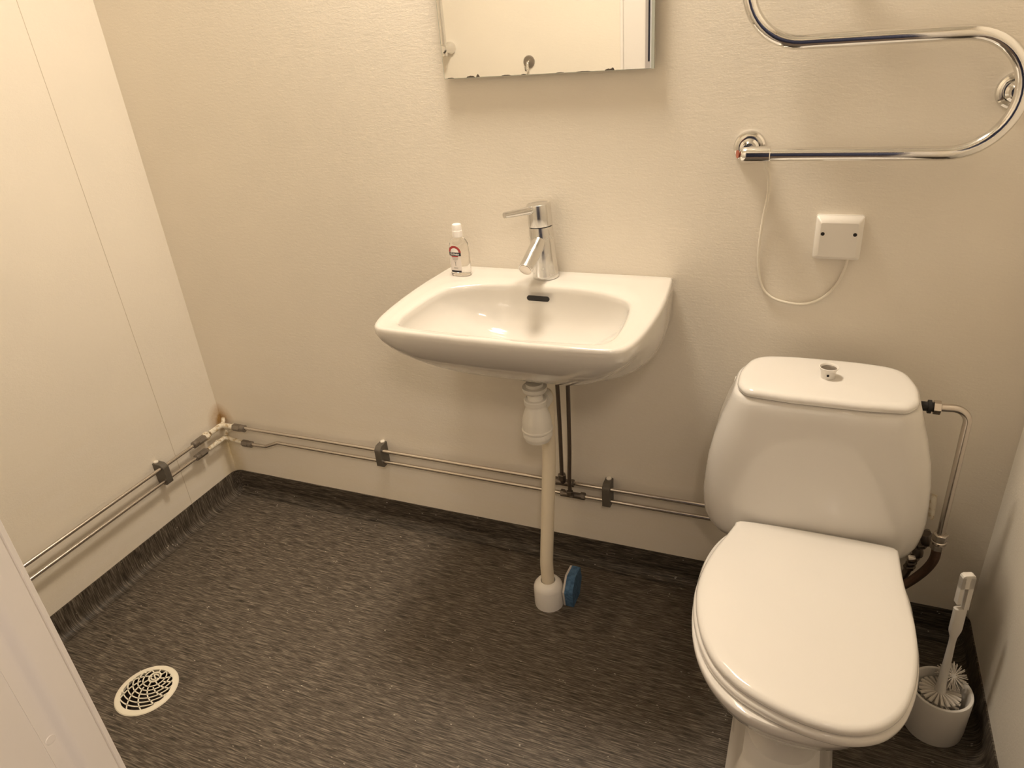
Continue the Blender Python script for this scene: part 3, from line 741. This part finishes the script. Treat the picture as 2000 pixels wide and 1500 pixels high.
# -- cistern lid: slightly domed slab
def lid_ring(z, k, cx=QX-.001):
    hw, yf, yb = .1640-k, -.2370+k, -.0680-k
    pts = roundpoly([(-hw+.022, yb), (-hw, (yb*.55+yf*.45)), (-hw+.003, yf+.030), (-hw+.022, yf+.0035), (-hw*.4, yf-.0045), (hw*.4, yf-.0045), (hw-.022, yf+.0035), (hw-.003, yf+.030), (hw, (yb*.55+yf*.45)), (hw-.022, yb), (hw*.4, yb+.012), (-hw*.4, yb+.012)],
                    [.05, .2, .04, .02, .3, .3, .02, .04, .2, .05, .4, .4], 7)
    return [V((cx+p.x, p.y, z)) for p in resample(pts, 110)]
bm = NB(); rings(bm, [lid_ring(z, k) for z, k in [(.7160, .008), (.7170, .004), (.7195, .0010), (.7245, 0), (.7290, .0012), (.7325, .0045), (.7345, .0095)]] + [[V((QX-.001+(p.x-QX+.001)*f, -.1525+(p.y+.1525)*f, .7345+.0025*(1-f*f))) for p in lid_ring(.7345, .0095)] for f in (.93, .8, .6, .35, .1)]); cl = obj('cistern_lid', bm, M_porc, wc, sharp=60)
bm = NB(); KB = V((.052, -.150, .7362)); lathe(bm, [(.0115, 0), (.0130, .001), (.0138, .016), (.0165, .0195), (.0178, .0225), (.0178, .0240), (.0168, .0245), (.0152, .0225), (.0146, .0190)], KB, seg=36, cap1=False); kn = obj('flush_knob', bm, M_white, cl)
bm = NB(); lathe(bm, [(.0153, .0188), (.0153, .0200)], KB, seg=32); obj('knob_insert', bm, M_fit, kn); kn.children[0]['label'] = 'grey metal inset of the flush knob'
bm = NB(); lathe(bm, [(.0024, 0), (.0024, .0006)], KB+V((-.0005, -.0137, .0105)), (0, -1, 0), 14); obj('knob_hole', bm, M_black, kn)
bm = NB(); box2(bm, (QX-.178, -.10, .655), (QX-.170, -.08, .685), .003); obj('side_plug', bm, M_white, wc)

# -- seat lid outline
lh = [(0, -.238), (.10, -.2385), (.146, -.241), (.1545, -.247), (.1560, -.262), (.1600, -.300), (.1690, -.345), (.1775, -.395), (.1825, -.450), (.1835, -.505), (.1800, -.560), (.1690, -.612), (.1480, -.655), (.1150, -.684), (.0700, -.7010), (.0, -.7070)]
LM = [(-.084, -.2465), (-.027, -.241), (.065, -.240), (.160, -.2425), (.212, -.2475), (.2185, -.262), (.2200, -.300), (.2225, -.345), (.2290, -.400), (.2335, -.450), (.2340, -.505), (.2290, -.560), (.2190, -.605), (.2020, -.648), (.1720, -.684), (.130, -.7040), (.086, -.7070), (.045, -.7010),
      (.008, -.6900), (-.036, -.6700), (-.075, -.637), (-.102, -.595), (-.121, -.545), (-.1320, -.493), (-.1345, -.445), (-.1290, -.395), (-.1180, -.345), (-.1030, -.300), (-.0915, -.262)]
LOOP = resample(smooth_curve([V((*p, 0)) for p in LM], 6, True), 150)
CS = V((QX, -.46, 0))
def sc(loop, k, z, dz=None):
    out = []
    for p in loop:
        d = (V((*p.xy, 0))-CS); q = V((*p.xy, 0))+d.normalized()*k; out.append(V((q.x, q.y, z)))
    return out
def dome(loop, f, z0, hgt):
    return [V((CS.x+(p.x-CS.x)*f, CS.y+(p.y-CS.y)*f, z0+hgt*(1-f*f))) for p in loop]
bm = NB()
rs = [sc(LOOP, -.006, .4120), sc(LOOP, -.001, .4128), sc(LOOP, .0008, .4160), sc(LOOP, .0010, .4205), sc(LOOP, -.0010, .4250), sc(LOOP, -.0045, .4280), sc(LOOP, -.0095, .4297)]
top_ = sc(LOOP, -.0095, .4297)
for f in (.9, .75, .55, .3, .08): rs.append([V((CS.x+(p.x-CS.x)*f, CS.y+(p.y-CS.y)*f, .4297+.0035*(1-f*f))) for p in top_])
rings(bm, rs); obj('seat_lid', bm, M_seat, wc, sharp=60)
bm = NB(); rings(bm, [sc(LOOP, -.004, .3925), sc(LOOP, .0030, .3935), sc(LOOP, .0050, .3970), sc(LOOP, .0052, .4040), sc(LOOP, .0030, .4090), sc(LOOP, -.003, .4112)]); obj('seat_ring', bm, M_seat, wc, sharp=60)
for dx in (-.078, .078):
    bm = NB(); lathe(bm, [(.010, -.018), (.010, .018)], (QX+dx, -.232, .410), (1, 0, 0), 20); obj('hinge', bm, M_seat, wc)
# -- bowl
def bowl_ring(z, hw, yf, yb, e=2.3, n=150, wmid=.45):
    # egg outline: yf front, yb back
    yc = yb+(yf-yb)*wmid; out = []
    for i in range(n):
        a = 2*PI*i/n; c, s = math.cos(a), math.sin(a)
        ex = e
        x = hw*abs(c)**(2/ex)*math.copysign(1, c); y = (yc-yf if s < 0 else yb-yc)*abs(s)**(2/ex)*math.copysign(1, s)
        out.append(V((QX+x, yc+y, z)))
    return out
bs = [(.000, .098, -.560, -.20, 3.2), (.004, .101, -.563, -.20, 3.2), (.022, .100, -.562, -.20, 3.2), (.034, .094, -.556, -.20, 3.0), (.060, .084, -.540, -.20, 2.8), (.11, .080, -.532, -.20, 2.5), (.16, .086, -.545, -.20, 2.4),
      (.20, .102, -.572, -.19, 2.3), (.235, .122, -.602, -.18, 2.3), (.27, .143, -.634, -.17, 2.3), (.300, .1600, -.6585, -.16, 2.3), (.3180, .1680, -.672, -.16, 2.3), (.3195, .1715, -.6755, -.16, 2.3), (.335, .1790, -.686, -.16, 2.35), (.355, .1855, -.6965, -.16, 2.35), (.3575, .1895, -.7010, -.16, 2.35),
      (.375, .1915, -.7065, -.17, 2.4), (.388, .1915, -.7080, -.18, 2.4), (.3925, .1890, -.7055, -.18, 2.4)]
bm = NB(); rings(bm, [bowl_ring(z, hw, yf, yb, e) for z, hw, yf, yb, e in bs]); obj('bowl', bm, M_porc, wc, sharp=60)
# foot flange left and right with floor bolts
bm = NB()
fo = roundpoly([(-.101, -.60), (-.101, -.40), (-.085, -.24), (.085, -.24), (.101, -.40), (.101, -.60), (.05, -.64), (-.05, -.64)], [.03, .05, .03, .03, .05, .03, .04, .04], 6)
fo = resample(fo, 90)
def foot(k, z): return [V((QX-.001+p.x*k, -.43+(p.y+.43)*k, z)) for p in fo]
rings(bm, [foot(1, 0), foot(1, .014), foot(.985, .019), foot(.93, .026), foot(.80, .062), foot(.70, .085)]); obj('foot', bm, M_porc, wc, sharp=60)
for s in (-1, 1):
    bm = NB(); lathe(bm, [(.0065, 0), (.0065, .0015), (.0045, .003)], (QX-.001+s*.079, -.500, .0335), (s*.3, 0, 1), 20); fb = obj('floor_bolt', bm, M_dark, wc)

# cistern feed: pipe, union, hose, valve
ci = thing('cistern_supply_pipe', (.31, -.09, .66), 'chrome supply pipe bending down the right side of the toilet cistern', 'pipe')
YC = -.100
bm = NB(); tube(bm, fillet([(.252, YC, .670), (.3120, YC, .6740), (.3145, YC, .36)], .030, 9), .0079, 20); obj('bent_pipe', bm, M_pipe, ci)
bm = NB(); nut(bm, (.256, YC, .670), (1, 0, 0), .0140, .014); obj('inlet_nut', bm, M_pipe, ci)
bm = NB(); lathe(bm, [(.0095, .003), (.0095, .030)], (.225, YC, .670), (1, 0, 0), 20); lathe(bm, [(.0135, 0), (.0135, .006)], (.240, YC, .670), (1, 0, 0), 24); obj('inlet_thread', bm, M_black, ci)
bm = NB(); nut(bm, (.3145, YC, .362), (0, 0, 1), .0150, .016); lathe(bm, [(.0135, 0), (.0155, .002), (.0155, .007), (.0135, .009)], (.3145, YC, .3445), seg=24); nut(bm, (.3140, YC, .337), (0, 0, 1), .0145, .014); un = obj('union_nut', bm, M_pipe, ci)
bm = NB(); tube(bm, smooth_curve([(.3140, YC, .337), (.3135, YC, .300), (.304, YC+.006, .262), (.285, YC+.012, .222), (.262, YC+.014, .190), (.245, YC+.02, .165)], 7), .0098, 20); obj('braided_hose', bm, M_hose, ci)
vv_ = thing('shut_off_valve', (.28, -.045, .28), 'dark shut-off valve on the back wall behind the toilet cistern', 'valve')
bm = NB(); tube(bm, fillet([(.300, -.03, ZU), (.315, -.03, ZU), (.300, -.045, .33)], .01), .007, 12)
lathe(bm, [(.011, -.014), (.013, -.010), (.013, .010), (.011, .014)], (.3000, -.055, .318), (-.3, 0, 1), 20); nut(bm, (.293, -.055, .298), (-.3, 0, 1), .0125, .010)
lathe(bm, [(.010, -.012), (.012, 0), (.010, .012)], (.2880, -.060, .282), (-.2, 0, 1), 20); nut(bm, (.283, -.060, .262), (-.2, 0, 1), .0120, .010); nut(bm, (.281, -.060, .248), (-.2, 0, 1), .0115, .008); nut(bm, (.279, -.060, .236), (-.2, 0, 1), .0125, .009)
tube(bm, [(.279, -.060, .236), (.270, -.062, .200), (.250, -.066, .150)], .0085, 14); obj('valve_body', bm, M_dark, vv_)
bm = NB(); lathe(bm, [(.006, 0), (.009, .002), (.009, .016), (.006, .018)], (.285, -.066, .268), (-1, -.2, 0), 20); obj('valve_spindle', bm, M_pipe, vv_)
bm = NB(); tube(bm, [(.302, -.030, .355), (.302, -.020, .385), (.303, -.008, .405)], .008, 12); obj('sealed_stub', bm, M_paint, vv_)

# ---------------------------------------------------------------- toilet brush and holder
HB = V((.3440, -.2790, 0)); HR = .0585; HH = .112
ho = thing('brush_holder', HB, 'round white plastic toilet brush holder on the floor right of the toilet', 'holder')
bm = NB(); lathe(bm, [(HR*.90, .0), (HR*.955, .002), (HR*.985, .02), (HR, HH-.003), (HR-.001, HH), (HR-.006, HH), (HR-.0078, HH-.003), (HR-.0095, .008), (.001, .006)], HB, seg=56); obj('holder_cup', bm, M_brush, ho)
hb = thing('toilet_brush', HB+V((0, 0, .01)), 'white toilet brush with hooked handle leaning in the round holder', 'brush')
P0 = V((.3450, -.272, .060)); P1 = V((.3400, -.262, .406)); da = (P1-P0).normalized()
xa = (V((1, .35, 0))-da*V((1, .35, 0)).dot(da)).normalized(); ya = da.cross(xa)
LT = (P1-P0).length
def hr(h, a, b, e=3.0, n=28):
    return [P0+da*h+xa*(a*abs(math.cos(t))**(2/e)*math.copysign(1, math.cos(t)))+ya*(b*abs(math.sin(t))**(2/e)*math.copysign(1, math.sin(t))) for t in [2*PI*i/n for i in range(n)]]
bm = NB(); rings(bm, [hr(-.02, .012, .012, 2), hr(.030, .0125, .0125, 2), hr(.040, .0105, .0105, 2), hr(.060, .0085, .0080, 2.2), hr(.175, .0062, .0055, 2.3), hr(.187, .0068, .0055, 2.6), hr(.203, .0115, .0060), hr(.210, .0122, .0062), hr(.262, .0122, .0062)]); obj('handle', bm, M_brush, hb, sharp=45)
# hooked end: slotted loop
bm = NB(); 
for a0, a1, w0, w1 in ((.262, LT-.006, .0030, .0122), ):
    rings(bm, [[P0+da*h+xa*x+ya*y for x, y in ((w0, -.0060), (w1, -.0060), (w1, .0060), (w0, .0060))] for h in (a0, a1)])
rings(bm, [[P0+da*h+xa*x+ya*y for x, y in ((-.0122, -.0060), (-.0050, -.0060), (-.0050, .0060), (-.0122, .0060))] for h in (.276, LT-.006)])
rings(bm, [[P0+da*h+xa*x+ya*y for x, y in ((-.0122+k, -.0060), (.0122-k, -.0060), (.0122-k, .0060), (-.0122+k, .0060))] for h, k in ((LT-.032, 0), (LT-.006, 0), (LT-.002, .0015), (LT, .005))])
obj('hook', bm, M_brush, hb, smooth=False)
def bristles(name, c, axd, r0, r1, hs, nper, thick=.0016, par=None, spread=.1):
    bm = NB(); x, y, d = frame(axd); c = V(c)
    for k, h in enumerate(hs):
        for i in range(nper):
            a = 2*PI*(i+.5*(k % 2))/nper+random.uniform(-spread, spread)
            v = (x*math.cos(a)+y*math.sin(a)+d*random.uniform(-.12, .12)).normalized()
            tube(bm, [c+d*h+v*r0, c+d*h+v*(r1*random.uniform(.93, 1.02))], thick, 5)
    o = obj(name, bm, M_bristle, par); o['kind'] = 'stuff'; return o
bm = NB(); lathe(bm, [(.013, -.055), (.013, .018), (.010, .026)], P0+da*.012, da, 24); obj('brush_core', bm, M_bristle, hb)
bristles('bristles', P0+da*.0, da, .010, .0405, [-.035, -.024, -.012, 0, .012, .022], 22, .0024, hb)
# small rim brush beside it, standing out of the cup
rc_ = V((.3640, -.2455, .118)); rx = V((.30, -.55, .75))
bm = NB(); tube(bm, [P0+da*.012, rc_-rx.normalized()*.010], .004, 12); tube(bm, [rc_-rx.normalized()*.012, rc_+rx.normalized()*.010], .0042, 12); obj('rim_brush_arm', bm, M_brush, hb)
bristles('rim_bristles', rc_, rx, .004, .0290, [-.009, -.0045, 0, .0045, .009], 20, .0011, hb)
# ribbed splash disc at the foot of the handle
bm = NB()
for i in range(20):
    a = 2*PI*i/20; v = xa*math.cos(a)+ya*math.sin(a); wv_ = xa*-math.sin(a)+ya*math.cos(a)
    p = P0+da*.034; rings(bm, [[p+v*r+wv_*w_+da*h_ for w_, h_ in ((-w, 0), (-w*.6, t), (w*.6, t), (w, 0))] for r, w, t in ((.010, .0016, .004), (.030, .0038, .004), (.039, .0042, .002))])
obj('bristle_tufts', bm, M_bristle, hb)
